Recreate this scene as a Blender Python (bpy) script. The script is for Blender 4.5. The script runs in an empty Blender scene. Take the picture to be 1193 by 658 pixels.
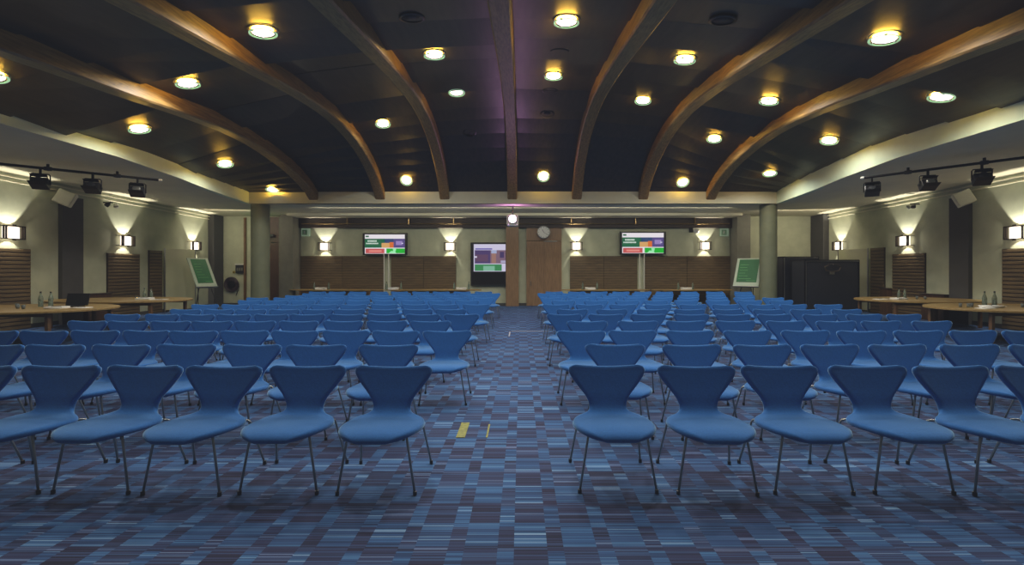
import bpy, math, random
from mathutils import Vector, Matrix, Euler
random.seed(7)
C = bpy.context.scene.collection
PI = math.pi
D = 20.2           # back wall
DV = 16.27         # rear end of the vault
XL, XR = -13.45, 13.1      # side walls
FL, FR = -9.72, 9.14       # inner faces of the side fascias

def interp(x, a, b):
    if x <= a[0]: return b[0]
    for i in range(len(a)-1):
        if x <= a[i+1]: return b[i]+(b[i+1]-b[i])*(x-a[i])/(a[i+1]-a[i])
    return b[-1]
BA = ([-2,3,5,7,8.5,10,11.5,12.5,13.6,14.5,15.2,15.8,16.27],
      [4.2,4.8,5.15,5.45,5.7,5.92,6.05,6.03,5.88,5.55,5.15,4.68,4.08])
BK = ([-2,3,7,8.4,10,12,13.6,14.5,15.5,16.27],[.006,.010,.013,.0155,.017,.018,.0178,.0145,.009,0])
def zbeam0(d, x): return interp(d,*BA)-interp(d,*BK)*x*x
def zbeam(d, x):
    if d > 15.9: return zbeam0(d, x)
    return sum(zbeam0(d+o, x) for o in (-.5,-.25,0,.2,.37))/5
def zpan(d, x): return zbeam(d,x)+.3
def zfas(d): return interp(d,[-2,8,11,13,14,15.1,16.27],[4.3,4.33,4.32,4.2,4.1,4.03,3.96])
def zwall(d): return interp(d,[-2,8,11.75,20.2],[4.3,4.2,4.14,3.97])

# ---------------------------------------------------------------- materials
def srgb(r,g,b):
    f=lambda c:(c/255/12.92) if c/255<=.04045 else ((c/255+.055)/1.055)**2.4
    return (f(r),f(g),f(b),1)
def mat(name, col, rough=.6, metal=0, noise=0, scale=8, stretch=None, bump=0, emit=None, es=0, spec=.5, trans=0, sheen=0, col2=None, detail=4):
    m=bpy.data.materials.new(name); m.use_nodes=True
    nt=m.node_tree; b=nt.nodes['Principled BSDF']
    b.inputs['Base Color'].default_value=col
    b.inputs['Roughness'].default_value=rough; b.inputs['Metallic'].default_value=metal
    b.inputs['Specular IOR Level'].default_value=spec
    if trans: b.inputs['Transmission Weight'].default_value=trans
    if sheen:
        b.inputs['Sheen Weight'].default_value=sheen; b.inputs['Sheen Roughness'].default_value=.35
        b.inputs['Sheen Tint'].default_value=(.55,.85,1,1)
    if emit: b.inputs['Emission Color'].default_value=emit; b.inputs['Emission Strength'].default_value=es
    if noise or bump or col2:
        tc=nt.nodes.new('ShaderNodeTexCoord'); mp=nt.nodes.new('ShaderNodeMapping')
        nt.links.new(tc.outputs['Object'],mp.inputs[0])
        if stretch: mp.inputs['Scale'].default_value=stretch
        n=nt.nodes.new('ShaderNodeTexNoise'); n.inputs['Scale'].default_value=scale; n.inputs['Detail'].default_value=detail
        nt.links.new(mp.outputs[0],n.inputs['Vector'])
        r=nt.nodes.new('ShaderNodeValToRGB')
        c2=col2 or tuple(c*(1-noise) for c in col[:3])+(1,)
        r.color_ramp.elements[0].position=.35; r.color_ramp.elements[1].position=.65
        r.color_ramp.elements[0].color=c2; r.color_ramp.elements[1].color=col
        nt.links.new(n.outputs['Fac'],r.inputs[0]); nt.links.new(r.outputs[0],b.inputs['Base Color'])
        if bump:
            bp=nt.nodes.new('ShaderNodeBump'); bp.inputs['Strength'].default_value=bump; bp.inputs['Distance'].default_value=.01
            nt.links.new(n.outputs['Fac'],bp.inputs['Height']); nt.links.new(bp.outputs[0],b.inputs['Normal'])
    return m
def emis(name,col,s):
    return mat(name,(col[0]*.5,col[1]*.5,col[2]*.5,1),.5,emit=col,es=s)

M=dict(
 cream=mat('wall_paint',srgb(180,185,158),.85,noise=.12,scale=3,bump=.15),
 soffit=mat('soffit_paint',srgb(214,210,182),.8,noise=.1,scale=1.5),
 fascia=mat('fascia_paint',srgb(206,224,196),.7,noise=.12,scale=2),
 header=mat('header_paint',srgb(186,190,172),.75,noise=.08,scale=2),
 grey=mat('pilaster_paint',srgb(112,112,98),.75,noise=.15,scale=4),
 darkgrey=mat('dark_pilaster_paint',srgb(70,70,68),.8,noise=.1,scale=4),
 column=mat('column_paint',srgb(112,118,92),.6,noise=.15,scale=3),
 beam=mat('timber',srgb(150,122,72),.5,col2=srgb(112,88,50),scale=5,stretch=(6,.5,6),bump=.1,detail=8),
 panel=mat('ceiling_board',srgb(58,50,40),.4,col2=srgb(40,35,28),scale=2.5,stretch=(4,.4,4),spec=.55),
 slat=mat('slat_wood',srgb(108,90,60),.5,col2=srgb(82,68,46),scale=4,stretch=(.6,.6,9),detail=8),
 slatback=mat('slat_backing',srgb(56,44,32),.7,noise=.2),
 doorw=mat('door_wood',srgb(142,112,80),.45,col2=srgb(118,92,64),scale=5,stretch=(8,8,.6),detail=8),
 doord=mat('dark_door_wood',srgb(84,58,36),.5,col2=srgb(62,42,28),scale=5,stretch=(8,8,.6),detail=8),
 pelmet=mat('pelmet_wood',srgb(54,42,36),.6,noise=.3),
 brass=mat('brass_rail',srgb(190,160,110),.3,1,noise=.1),
 oak=mat('oak_top',srgb(158,130,74),.4,col2=srgb(130,104,58),scale=4,stretch=(.7,7,7),detail=8),
 oakleg=mat('oak_leg',srgb(110,80,48),.5,noise=.25,scale=6),
 black=mat('black_plastic',srgb(26,27,30),.4,noise=.2,scale=20),
 blackmetal=mat('black_metal',srgb(30,30,32),.45,.6,noise=.2,scale=20),
 case=mat('case_laminate',srgb(36,40,48),.5,noise=.2,scale=10),
 bronze=mat('bronze_metal',srgb(50,42,34),.4,.8,noise=.2,scale=30),
 chrome=mat('chrome',srgb(190,190,188),.18,1,noise=.05,scale=10),
 legm=mat('leg_steel',srgb(170,170,164),.35,.7,noise=.05,scale=10),
 white=mat('white_plastic',srgb(214,214,206),.5,noise=.05,scale=10),
 speaker=mat('speaker_cabinet',srgb(190,190,172),.6,noise=.08,scale=10),
 paper=mat('paper',srgb(235,235,228),.8,noise=.04,scale=10),
 alu=mat('aluminium',srgb(160,162,158),.35,1,noise=.1,scale=10),
 easel=mat('chart_frame',srgb(176,192,172),.5,noise=.05,scale=10),
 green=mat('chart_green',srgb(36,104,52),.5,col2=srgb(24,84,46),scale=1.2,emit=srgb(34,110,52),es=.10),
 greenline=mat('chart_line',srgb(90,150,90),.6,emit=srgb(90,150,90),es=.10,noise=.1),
 bottle=mat('bottle_glass',srgb(176,196,180),.08,trans=.75,noise=.1,scale=10),
 glass=mat('tumbler_glass',srgb(225,235,230),.05,trans=.85,noise=.02,scale=10),
 shield=mat('frosted_screen',srgb(208,210,172),.25,noise=.1,scale=1.5,trans=.15),
 speakergrille=mat('speaker_mesh',srgb(24,30,38),.6,noise=.4,scale=60),
 tapey=mat('tape_yellow',srgb(150,150,70),.6,noise=.4,scale=30),
 tapew=mat('cable_white',srgb(170,170,175),.6,noise=.1,scale=20),
 red=mat('reel_hose',srgb(52,38,44),.5,noise=.3,scale=20),
 yellow=mat('sign_yellow',srgb(170,150,50),.6,noise=.1,scale=20),
 ringg=mat('ring_glass',srgb(190,230,200),.1,trans=.3,noise=.02,emit=srgb(190,235,190),es=.35),
 lensw=emis('downlight_glass',(1,.86,.78,1),3.2),
 lensy=emis('downlight_rim_glow',(1,.55,.06,1),110),
 sconcew=emis('sconce_glass',(1,.86,.72,1),1.5),
 projl=emis('projector_lamp',(1,.62,.86,1),45),
 exitg=emis('exit_green',(.15,.9,.2,1),2.2),
 exitw=emis('exit_white',(.6,.85,.6,1),.12),
 poleglow=mat('pole_painted_shine',srgb(225,225,205),.25,.7,noise=.05,scale=10,emit=(1,.95,.8,1),es=.12),  # plain metal poles; faint emission paints in their bright shine
)
# chair fabric
def fabric():
    m=mat('blue_fabric',srgb(44,106,176),.85,noise=.14,scale=70,bump=.12,sheen=1.0,spec=.2)
    return m
M['fabric']=fabric()
# carpet: bands of blocks with weft streaks
def carpet():
    m=bpy.data.materials.new('woven_carpet'); m.use_nodes=True
    nt=m.node_tree; N=nt.nodes.new; Lk=nt.links.new; b=nt.nodes['Principled BSDF']
    b.inputs['Roughness'].default_value=.85; b.inputs['Specular IOR Level'].default_value=.3
    tc=N('ShaderNodeTexCoord'); sp=N('ShaderNodeSeparateXYZ'); Lk(tc.outputs['Object'],sp.inputs[0])
    def ma(op,a,bv=None,c=None):
        n=N('ShaderNodeMath'); n.operation=op
        for i,v in enumerate((a,bv,c)):
            if v is None: continue
            if isinstance(v,(int,float)): n.inputs[i].default_value=v
            else: Lk(v,n.inputs[i])
        return n.outputs[0]
    px=ma('DIVIDE',ma('ADD',sp.outputs[0],60*.286+.135+.0),.286)
    u=ma('FRACT',px); col=ma('FLOOR',px)
    narrow=ma('LESS_THAN',u,.33)
    colid=ma('ADD',ma('MULTIPLY',col,2),narrow)
    # row boundaries
    ys=ma('DIVIDE',ma('ADD',sp.outputs[1],40.0),.245)
    ys2=ma('ADD',ys,ma('MULTIPLY',narrow,.18))
    row=ma('FLOOR',ys2)
    par=ma('MODULO',ma('ADD',row,narrow),2)
    cmb=N('ShaderNodeCombineXYZ'); Lk(colid,cmb.inputs[0]); Lk(row,cmb.inputs[1])
    wn=N('ShaderNodeTexWhiteNoise'); wn.noise_dimensions='2D'; Lk(cmb.outputs[0],wn.inputs['Vector'])
    # the parity is softened by a cell-wise random flip
    darkc=ma('ADD',ma('MULTIPLY',par,.78),ma('MULTIPLY',wn.outputs['Value'],.22))
    big=N('ShaderNodeTexNoise'); big.inputs['Scale'].default_value=.9; Lk(tc.outputs['Object'],big.inputs['Vector'])
    darkc=ma('ADD',darkc,ma('MULTIPLY',ma('SUBTRACT',big.outputs['Fac'],.5),.7))
    # streaks: one value per weft line and column
    line=ma('FLOOR',ma('MULTIPLY',sp.outputs[1],130))
    c2=N('ShaderNodeCombineXYZ'); Lk(colid,c2.inputs[0]); Lk(line,c2.inputs[1])
    w2=N('ShaderNodeTexWhiteNoise'); w2.noise_dimensions='2D'; Lk(c2.outputs[0],w2.inputs['Vector'])
    line2=ma('FLOOR',ma('MULTIPLY',sp.outputs[1],26))
    c3=N('ShaderNodeCombineXYZ'); Lk(colid,c3.inputs[0]); Lk(line2,c3.inputs[1])
    w3=N('ShaderNodeTexWhiteNoise'); w3.noise_dimensions='2D'; Lk(c3.outputs[0],w3.inputs['Vector'])
    st=ma('ADD',ma('MULTIPLY',w2.outputs['Value'],.62),ma('MULTIPLY',w3.outputs['Value'],.38))
    rb=N('ShaderNodeValToRGB'); rd=N('ShaderNodeValToRGB')
    def ramp(r,stops):
        e=r.color_ramp.elements
        e[0].position,e[0].color=stops[0]; e[1].position,e[1].color=stops[-1]
        for p,c in stops[1:-1]:
            k=e.new(p); k.color=c
        Lk(st,r.inputs[0])
    ramp(rb,[(0.1,srgb(34,58,96)),(.5,srgb(50,86,134)),(.82,srgb(70,116,162)),(.95,srgb(134,168,200))])
    ramp(rd,[(0.1,srgb(28,30,52)),(.45,srgb(46,46,78)),(.8,srgb(56,76,116)),(.95,srgb(104,122,160))])
    mx=N('ShaderNodeMix'); mx.data_type='RGBA'
    fac=ma('MULTIPLY',darkc,1.0); cl=N('ShaderNodeClamp'); Lk(fac,cl.inputs[0])
    Lk(cl.outputs[0],mx.inputs[0]); Lk(rb.outputs[0],mx.inputs[6]); Lk(rd.outputs[0],mx.inputs[7])
    Lk(mx.outputs[2],b.inputs['Base Color'])
    ns=N('ShaderNodeTexNoise'); ns.inputs['Scale'].default_value=250; Lk(tc.outputs['Object'],ns.inputs['Vector'])
    bp=N('ShaderNodeBump'); bp.inputs['Strength'].default_value=.25; bp.inputs['Distance'].default_value=.004
    Lk(ns.outputs['Fac'],bp.inputs['Height']); Lk(bp.outputs[0],b.inputs['Normal'])
    return m
M['carpet']=carpet()

# ---------------------------------------------------------------- mesh builder
def rootloc(p):
    v=Vector((0,0,0))
    while p is not None: v+=p.location; p=p.parent
    return v
class MB:
    def __init__(s): s.v=[]; s.f=[]
    def add(s,vs,fs,mx=None):
        o=len(s.v)
        for v in vs:
            v=Vector(v); s.v.append(mx@v if mx else v)
        s.f+= [tuple(i+o for i in f) for f in fs]; return s
    def box(s,x0,x1,y0,y1,z0,z1,mx=None):
        vs=[(x,y,z) for x in (x0,x1) for y in (y0,y1) for z in (z0,z1)]
        return s.add(vs,[(0,1,3,2),(4,6,7,5),(0,4,5,1),(2,3,7,6),(0,2,6,4),(1,5,7,3)],mx)
    def tube(s,pts,r,n=8,mx=None):
        pts=[Vector(p) for p in pts]; vs=[]; fs=[]
        up=None
        for i,p in enumerate(pts):
            t=(pts[min(i+1,len(pts)-1)]-pts[max(i-1,0)]).normalized()
            if up is None: up=t.orthogonal().normalized()
            up=(up-t*up.dot(t)).normalized(); w=t.cross(up)
            rr=r[i] if isinstance(r,(list,tuple)) else r
            for k in range(n):
                a=2*PI*k/n; vs.append(p+up*math.cos(a)*rr+w*math.sin(a)*rr)
        for i in range(len(pts)-1):
            for k in range(n):
                fs.append((i*n+k,i*n+(k+1)%n,(i+1)*n+(k+1)%n,(i+1)*n+k))
        fs.append(tuple(range(n))[::-1]); fs.append(tuple((len(pts)-1)*n+k for k in range(n)))
        return s.add(vs,fs,mx)
    def lathe(s,prof,c=(0,0,0),n=24,mx=None,cap=True):
        vs=[];fs=[]
        for r,z in prof:
            for k in range(n):
                a=2*PI*k/n; vs.append((c[0]+r*math.cos(a),c[1]+r*math.sin(a),c[2]+z))
        m=len(prof)
        for i in range(m-1):
            for k in range(n): fs.append((i*n+k,i*n+(k+1)%n,(i+1)*n+(k+1)%n,(i+1)*n+k))
        if cap: fs.append(tuple(range(n))[::-1]); fs.append(tuple((m-1)*n+k for k in range(n)))
        return s.add(vs,fs,mx)
    def prism(s,poly,z0,z1,mx=None):
        n=len(poly); vs=[(x,y,z0) for x,y in poly]+[(x,y,z1) for x,y in poly]
        fs=[tuple(range(n))[::-1],tuple(range(n,2*n))]+[(i,(i+1)%n,n+(i+1)%n,n+i) for i in range(n)]
        return s.add(vs,fs,mx)
    def build(s,name,m,parent=None,smooth=False,bevel=0,kind=None):
        off=rootloc(parent) if parent else Vector((0,0,0))
        me=bpy.data.meshes.new(name); me.from_pydata([tuple(v-off) for v in s.v],[],s.f)
        me.validate(); me.update()
        import bmesh
        bm=bmesh.new(); bm.from_mesh(me); bmesh.ops.recalc_face_normals(bm,faces=bm.faces); bm.to_mesh(me); bm.free()
        me.materials.append(m if not isinstance(m,str) else M[m])
        if smooth: me.shade_smooth() if hasattr(me,'shade_smooth') else [setattr(p,'use_smooth',True) for p in me.polygons]
        o=bpy.data.objects.new(name,me); C.objects.link(o)
        if parent: o.parent=parent
        if smooth and smooth!='all': 
            md=o.modifiers.new('split','EDGE_SPLIT'); md.split_angle=math.radians(40)
        if bevel:
            md=o.modifiers.new('bevel','BEVEL'); md.width=bevel; md.segments=2; md.limit_method='ANGLE'
        if kind: o['kind']=kind
        return o
def tag(o,label,cat,group=None):
    o['label']=label; o['category']=cat
    if group: o['group']=group
    return o
def thing(name,label,cat,loc=(0,0,0),group=None,rz=0):
    o=bpy.data.objects.new(name,None); C.objects.link(o); o.empty_display_size=.1
    o.location=loc; o.rotation_euler=(0,0,rz)
    return tag(o,label,cat,group)
def copy_tree(o,parent=None):
    c=o.copy(); C.objects.link(c)
    if parent: c.parent=parent
    for ch in list(o.children): copy_tree(ch,c)
    return c
def struct(name,mb,m,parent=None,**k): return mb.build(name,m,parent,kind=None if parent else 'structure',**k)
def lamp(name,typ,loc,energy,col,parent=None,**k):
    l=bpy.data.lights.new(name,typ); l.energy=energy; l.color=col
    for a,b in k.items():
        if a!='rot': setattr(l,a,b)
    o=bpy.data.objects.new(name,l); C.objects.link(o)
    if parent: o.parent=parent; 
    o.location=loc
    if 'rot' in k: o.rotation_euler=k['rot']
    return o

# ---------------------------------------------------------------- the room
YF=-3.0
struct('floor',MB().box(XL-.2,XR+.2,YF,D+.2,-.1,0),'carpet')
struct('wall_left',MB().box(XL-.2,XL,YF,D,0,4.5),'cream')
struct('wall_right',MB().box(XR,XR+.2,YF,D,0,4.5),'cream')
struct('wall_back',MB().box(XL-.2,XR+.2,D,D+.2,0,4.5),'cream')
struct('wall_front',MB().box(XL-.2,XR+.2,YF-.2,YF,0,5.5),'cream')
struct('baseboard_left',MB().box(XL,XL+.02,YF,D,0,.12),'darkgrey')
struct('baseboard_right',MB().box(XR-.02,XR,YF,D,0,.12),'darkgrey')
struct('baseboard_back',MB().box(XL,XR,D-.02,D,0,.12),'darkgrey')
# vault boards: stepped strips across each bay
LIGHTS=[(-4.23,7.45),(-6.64,9.05),(-8.81,10.49),(-8.79,13.51),(-8.75,16.02),(-4.03,13.27),(-4.0,15.9),(-1.77,9.28),(-1.68,11.87),(0.76,7.6),(0.77,10.78),(0.78,15.85),(3.32,9.21),(3.23,12.04),(5.76,13.56),(5.65,15.9),(5.75,7.19),(5.88,10.78),(8.24,12.16),(8.15,14.9),(8.13,8.79),(-8.57,7.34)]
BX=[-7.42,-5.03,-2.73,-.31,1.99,4.36,6.78]
edges=[FL]+BX+[FR]
mb=MB(); STRIP={}
ds=[YF]
while ds[-1]<12.9: ds.append(ds[-1]+1.06)
ds+= [13.6,14.3,14.9,15.4,15.8,16.1,DV]
ds=sorted(set(ds))
for b in range(len(edges)-1):
    xa,xb=edges[b],edges[b+1]
    for i in range(len(ds)-1):
        d0,d1=ds[i],ds[i+1]
        t=random.choice((.0,.03,.06,.10,.13)) if d1<13.5 else .02
        t0=random.uniform(-.01,.01)
        if any(xa<=lx<=xb and d0<=ly<d1+.3 for lx,ly in LIGHTS) and d1<15: t=.04
        za0,zb0=zpan(d0,xa),zpan(d0,xb); za1,zb1=zpan(d1,xa),zpan(d1,xb)
        # lower edge dropped towards the rear, step back up at the joint
        q=[(xa,d0,za0+t0),(xb,d0,zb0+t0),(xb,d1,zb1-t),(xa,d1,za1-t)]
        STRIP[(b,i)]=q
        top=[(x,y,z+.12) for x,y,z in q]
        mb.add(q+top,[(0,1,2,3),(7,6,5,4),(0,4,5,1),(1,5,6,2),(2,6,7,3),(3,7,4,0)])
struct('ceiling',mb,'panel')
# solid deck above the boards
mb=MB(); n=0; vs=[];fs=[]
yy=[YF+ i*.8 for i in range(25) if YF+i*.8<DV]+[DV]; xx=[FL+(FR-FL)*i/12 for i in range(13)]
for y in yy:
    for x in xx: vs.append((x,y,zpan(y,x)+.28))
for i in range(len(yy)-1):
    for j in range(len(xx)-1):
        a=i*len(xx)+j; fs.append((a,a+1,a+1+len(xx),a+len(xx)))
struct('ceiling',mb.add(vs,fs),'panel')
# side fascias, arched along the room
for nm,x,sg in (('trim_1',FL,-1),('trim_2',FR,1)):
    mb=MB(); vs=[];fs=[]; y=YF; ys=[]
    while y<DV: ys.append(y); y+=.4
    ys.append(DV)
    for y in ys:
        zt=zpan(y,x)+.35
        for X,Z in ((x,zfas(y)),(x,zt),(x+sg*.18,zt),(x+sg*.18,zfas(y))): vs.append((X,y,Z))
    for i in range(len(ys)-1):
        for k in range(4): fs.append((i*4+k,i*4+(k+1)%4,i*4+4+(k+1)%4,i*4+4+k))
    fs+= [(0,1,2,3),tuple((len(ys)-1)*4+k for k in (3,2,1,0))]
    struct(nm,mb.add(vs,fs),'fascia',smooth=True)
    # soffit between fascia and side wall
    mb=MB(); vs=[];fs=[]; xw=XL if sg<0 else XR; n=8
    for y in ys+[17.5,18.8,D]:
        for k in range(n+1):
            t=k/n; a=zfas(min(y,DV)); b=zwall(y)
            s_=t*t*(3-2*t)
            vs.append((x+(xw-x)*t,y,a+(b-a)*s_))
    m_=len(ys)+3
    for i in range(m_-1):
        for k in range(n): fs.append((i*(n+1)+k,i*(n+1)+k+1,(i+1)*(n+1)+k+1,(i+1)*(n+1)+k))
    struct('ceiling',mb.add(vs,fs),'soffit',smooth='all')
struct('ceiling',MB().box(FL,FR,DV,D,3.96,4.06),'soffit')
struct('trim_3',MB().box(FL,FR,DV-.02,DV+.15,3.96,4.75),'header')
# a shallow dropped strip in front of the pelmet
struct('trim_4',MB().box(-9.8,9.26,19.0,D-.01,3.86,3.965),'soffit')
# pelmet with rail over the back wall
p=struct('trim_5',MB().box(-9.75,9.25,19.96,20.19,3.44,3.87),'pelmet')
rl=MB().tube([(-9.6,19.86,3.60),(9.1,19.86,3.60)],.022)
rl.build('rail',M['brass'],p,smooth=True)
hg=MB()
for x in (-7.6,-4.9,-2.95,2.2,5.0,7.6): hg.box(x-.015,x+.015,19.84,19.97,3.57,3.86)
hg.build('hanger',M['brass'],p)
# grey pilasters on the back wall, dark ones on the side walls
struct('trim_6',MB().box(-10.33,-9.78,19.5,D,0,3.97),'grey')
struct('trim_7',MB().box(9.27,9.84,19.5,D,0,3.97),'grey')
struct('trim_8',MB().box(XL,XL+.12,13.22,13.86,0,3.75),'darkgrey')
struct('trim_9',MB().box(XR-.12,XR,13.2,13.80,0,3.75),'darkgrey')
struct('trim_10',MB().box(XL,XL+.25,19.55,D-.02,0,3.97),'darkgrey')
struct('trim_11',MB().box(XR-.25,XR,19.35,D-.02,0,3.97),'darkgrey')
# dark wood post and cream strip left of the central door
struct('trim_12',MB().box(-.66,-.10,19.85,D,0,3.46),'doorw',bevel=.01)
# cornice conduits
for nm,xw,sg in (('trim_13',XL,1),('trim_14',XR,-1)):
    mb=MB()
    for dz,o in ((.10,.06),(.22,.04)):
        mb.tube([(xw+sg*o,y,zwall(y)-dz) for y in (6,8,10,12,14,16,18,20.1)],.02,6)
    struct(nm,mb,'soffit',smooth=True)
# doors
d1=struct('door_1',MB().box(.24,1.79,20.06,D,0,2.86),'doorw',bevel=.01)
MB().box(.24,1.79,20.05,D,2.88,3.46).build('over_panel',M['doorw'],d1)
MB().box(1.0,1.6,20.03,20.06,2.83,2.86).build('door_closer',M['alu'],d1)
MB().tube([(.42,20.06,1.1),(.42,19.99,1.1),(.42,19.99,.9),(.42,20.06,.9)],.012).build('door_handle',M['alu'],d1)
MB().box(1.012,1.02,20.052,20.062,0,2.86).build('door_gap',M['slatback'],d1)
d2=struct('door_2',MB().box(-11.45,-10.65,20.05,D,0,2.78),'doord',bevel=.01)
MB().box(-11.45,-10.65,20.05,D,2.8,3.92).build('over_panel',M['doord'],d2)
fr=MB().box(-11.52,-11.45,20.0,D,0,3.92).box(-10.65,-10.58,20.0,D,0,3.92); fr.build('door_frame',M['grey'],d2)
MB().box(-11.4,-11.3,20.02,20.05,1.0,1.2).build('door_plate',M['alu'],d2)
struct('trim_15',MB().box(-12.26,-12.18,20.1,D,0,3.9),'oakleg')

# ---------------------------------------------------------------- beams
names=['outermost left','second from left','third from left, left of centre','central','first right of centre','second right of centre','outermost right']
for bx,nm in zip(BX,names):
    y=YF; ys=[]
    while y<14.5: ys.append(y); y+=.35
    while y<DV-.05: ys.append(y); y+=.12
    ys.append(DV+.0)
    vs=[];fs=[];w=.17;c=.03
    for y in ys:
        zb=zbeam(y,bx); zt=zpan(y,bx)+.06
        for X,Z in ((-w,zt),(-w,zb+c),(-w+c,zb),(w-c,zb),(w,zb+c),(w,zt)): vs.append((bx+X,y,Z))
    for i in range(len(ys)-1):
        for k in range(6): fs.append((i*6+k,i*6+(k+1)%6,i*6+6+(k+1)%6,i*6+6+k))
    fs+=[(0,1,2,3,4,5),tuple((len(ys)-1)*6+k for k in (5,4,3,2,1,0))]
    o=MB().add(vs,fs).build('ceiling_beam',M['beam'],smooth=True)
    tag(o,f'long arched brown timber ceiling beam, {nm}','beam','arched timber ceiling beams')

# ---------------------------------------------------------------- columns
for x,r,nm,y in ((-9.51,.31,'left',16.6),(9.02,.29,'right',16.6)):
    rt=thing('round_column',f'tall round grey-green column at the {nm} rear corner of the vaulted ceiling','column',(x,y,0),'round columns')
    MB().lathe([(r,0),(r,3.97)],(x,y,0),32).build('shaft',M['column'],rt,smooth=True)
    MB().lathe([(r+.02,0),(r+.02,.1),(r+.005,.12)],(x,y,0),32).build('plinth',M['darkgrey'],rt,smooth=True)

# ---------------------------------------------------------------- chair prototype
def chair_shell():
    # centre line of the shell: (y, z) for front edge -> seat -> bend -> top, with half widths
    key=[(-.385,.405,.10),(-.375,.425,.155),(-.34,.445,.212),(-.27,.456,.264),(-.18,.456,.294),(-.08,.45,.303),(0,.445,.294),(.055,.444,.262),(.098,.452,.198),(.130,.478,.156),(.150,.52,.150),(.168,.58,.178),(.188,.64,.228),(.206,.70,.276),(.218,.74,.302),(.226,.768,.311),(.231,.786,.306),(.235,.798,.285),(.238,.806,.245)]
    def cr(t):
        i=min(int(t),len(key)-2); f=t-i
        P=[key[max(i-1,0)],key[i],key[i+1],key[min(i+2,len(key)-1)]]
        return [0.5*((2*P[1][k])+(-P[0][k]+P[2][k])*f+(2*P[0][k]-5*P[1][k]+4*P[2][k]-P[3][k])*f*f+(-P[0][k]+3*P[1][k]-3*P[2][k]+P[3][k])*f**3) for k in range(3)]
    NV=40; NU=16
    pts=[];T=.021
    L=len(key)-1
    cl=[cr(L*j/NV) for j in range(NV+1)]
    acc=[0]
    for j in range(NV): acc.append(acc[-1]+math.hypot(cl[j+1][0]-cl[j][0],cl[j+1][1]-cl[j][1]))
    tot=acc[-1]
    mid=[];
    for j,(y,z,w) in enumerate(cl):
        a=cl[max(j-1,0)]; b=cl[min(j+1,NV)]
        t=Vector((0,b[0]-a[0],b[1]-a[1])).normalized(); nrm=Vector((0,-t.z,t.y))   # up / towards the sitter
        row=[]
        back=max(0,min(1,(z-.5)/.25)) if y>.12 else 0
        seat=1 if y<0.0 else max(0,1-y/.1)
        for k in range(NU+1):
            u=-1+2*k/NU; u=math.sin(u*PI/2)
            x=u*w
            curl=.035*back*(u*u)          # back wraps towards the sitter
            droop=-.018*seat*(u*u)*(w/.3)+ .010*seat*abs(u)**1.0*0
            dz=0.006*back*u*u if z>.78 else 0
            p=Vector((x,y,z+dz))+nrm*(curl+droop)
            du=(1-abs(u))*w; dv=min(acc[j],tot-acc[j])
            e=min(du,dv*1.0+0.0)
            h=T*math.sqrt(max(0,1-(1-min(1,e/.021))**2))
            row.append((p,nrm,h))
        mid.append(row)
    W=NU+1
    vs=[];fs=[]
    for side in (1,-1):
        for row in mid:
            for p,nrm,h in row: vs.append(p+nrm*h*side)
    n=(NV+1)*W
    for j in range(NV):
        for k in range(NU):
            a=j*W+k
            fs.append((a,a+1,a+1+W,a+W)); a+=n; fs.append((a,a+W,a+1+W,a+1))
    me=bpy.data.meshes.new('shell'); me.from_pydata([tuple(v) for v in vs],[],fs)
    import bmesh
    bm=bmesh.new(); bm.from_mesh(me); bmesh.ops.remove_doubles(bm,verts=bm.verts,dist=1e-5)
    bmesh.ops.recalc_face_normals(bm,faces=bm.faces); bm.normal_update()
    bm.verts.index_update()
    V=[(v.co.copy(),v.normal.copy()) for v in bm.verts]
    Fs=[([v.index for v in f.verts],f.calc_center_median()) for f in bm.faces]
    bm.free()
    # split at the bend
    jb=22
    yb,zb=cl[jb][0],cl[jb][1]; a=cl[jb-1]; b=cl[jb+1]
    tv=Vector((0,b[0]-a[0],b[1]-a[1])).normalized(); ob=Vector((0,yb,zb))
    out=[]
    for nm,sel in (('seat',lambda c:(c-ob).dot(tv)<0),('backrest',lambda c:(c-ob).dot(tv)>=0)):
        idx={};vv=[];nn=[];ff=[]
        for f,c in Fs:
            if not sel(c): continue
            g=[]
            for i in f:
                if i not in idx: idx[i]=len(vv); vv.append(tuple(V[i][0])); nn.append(tuple(V[i][1]))
                g.append(idx[i])
            ff.append(g)
        m=bpy.data.meshes.new(nm); m.from_pydata(vv,[],ff); m.update()
        for p in m.polygons: p.use_smooth=True
        m.normals_split_custom_set_from_vertices(nn)
        m.materials.append(M['fabric']); out.append((nm,m))
    return out
chair=thing('stacking_chair','','chair')
for nm,me in chair_shell():
    o=bpy.data.objects.new(nm,me); C.objects.link(o); o.parent=chair
for sx in (-1,1):
    for fr in (1,0):
        if fr:
            pts=[(sx*.03,-.05,.415),(sx*.12,-.15,.418),(sx*.19,-.222,.420),(sx*.205,-.235,.412),(sx*.212,-.24,.395),(sx*.275,-.262,.012)]
        else:
            pts=[(sx*.03,.02,.408),(sx*.12,.08,.405),(sx*.215,.135,.402),(sx*.232,.146,.396),(sx*.24,.152,.38),(sx*.29,.262,.012)]
        lg=MB().tube(pts,.0085,8).build('leg',M['legm'],chair,smooth='all')
        x,y,z=pts[-1]
        MB().lathe([(.009,.03),(.014,.028),(.014,.002),(.012,0)],(x,y,0),10).build('foot_glide',M['black'],lg,smooth=True)
MB().lathe([(.07,0),(.07,.014),(.03,.03)],(0,-.015,.398),16).build('seat_mount',M['black'],chair,smooth=True)
chair_small=None

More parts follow.
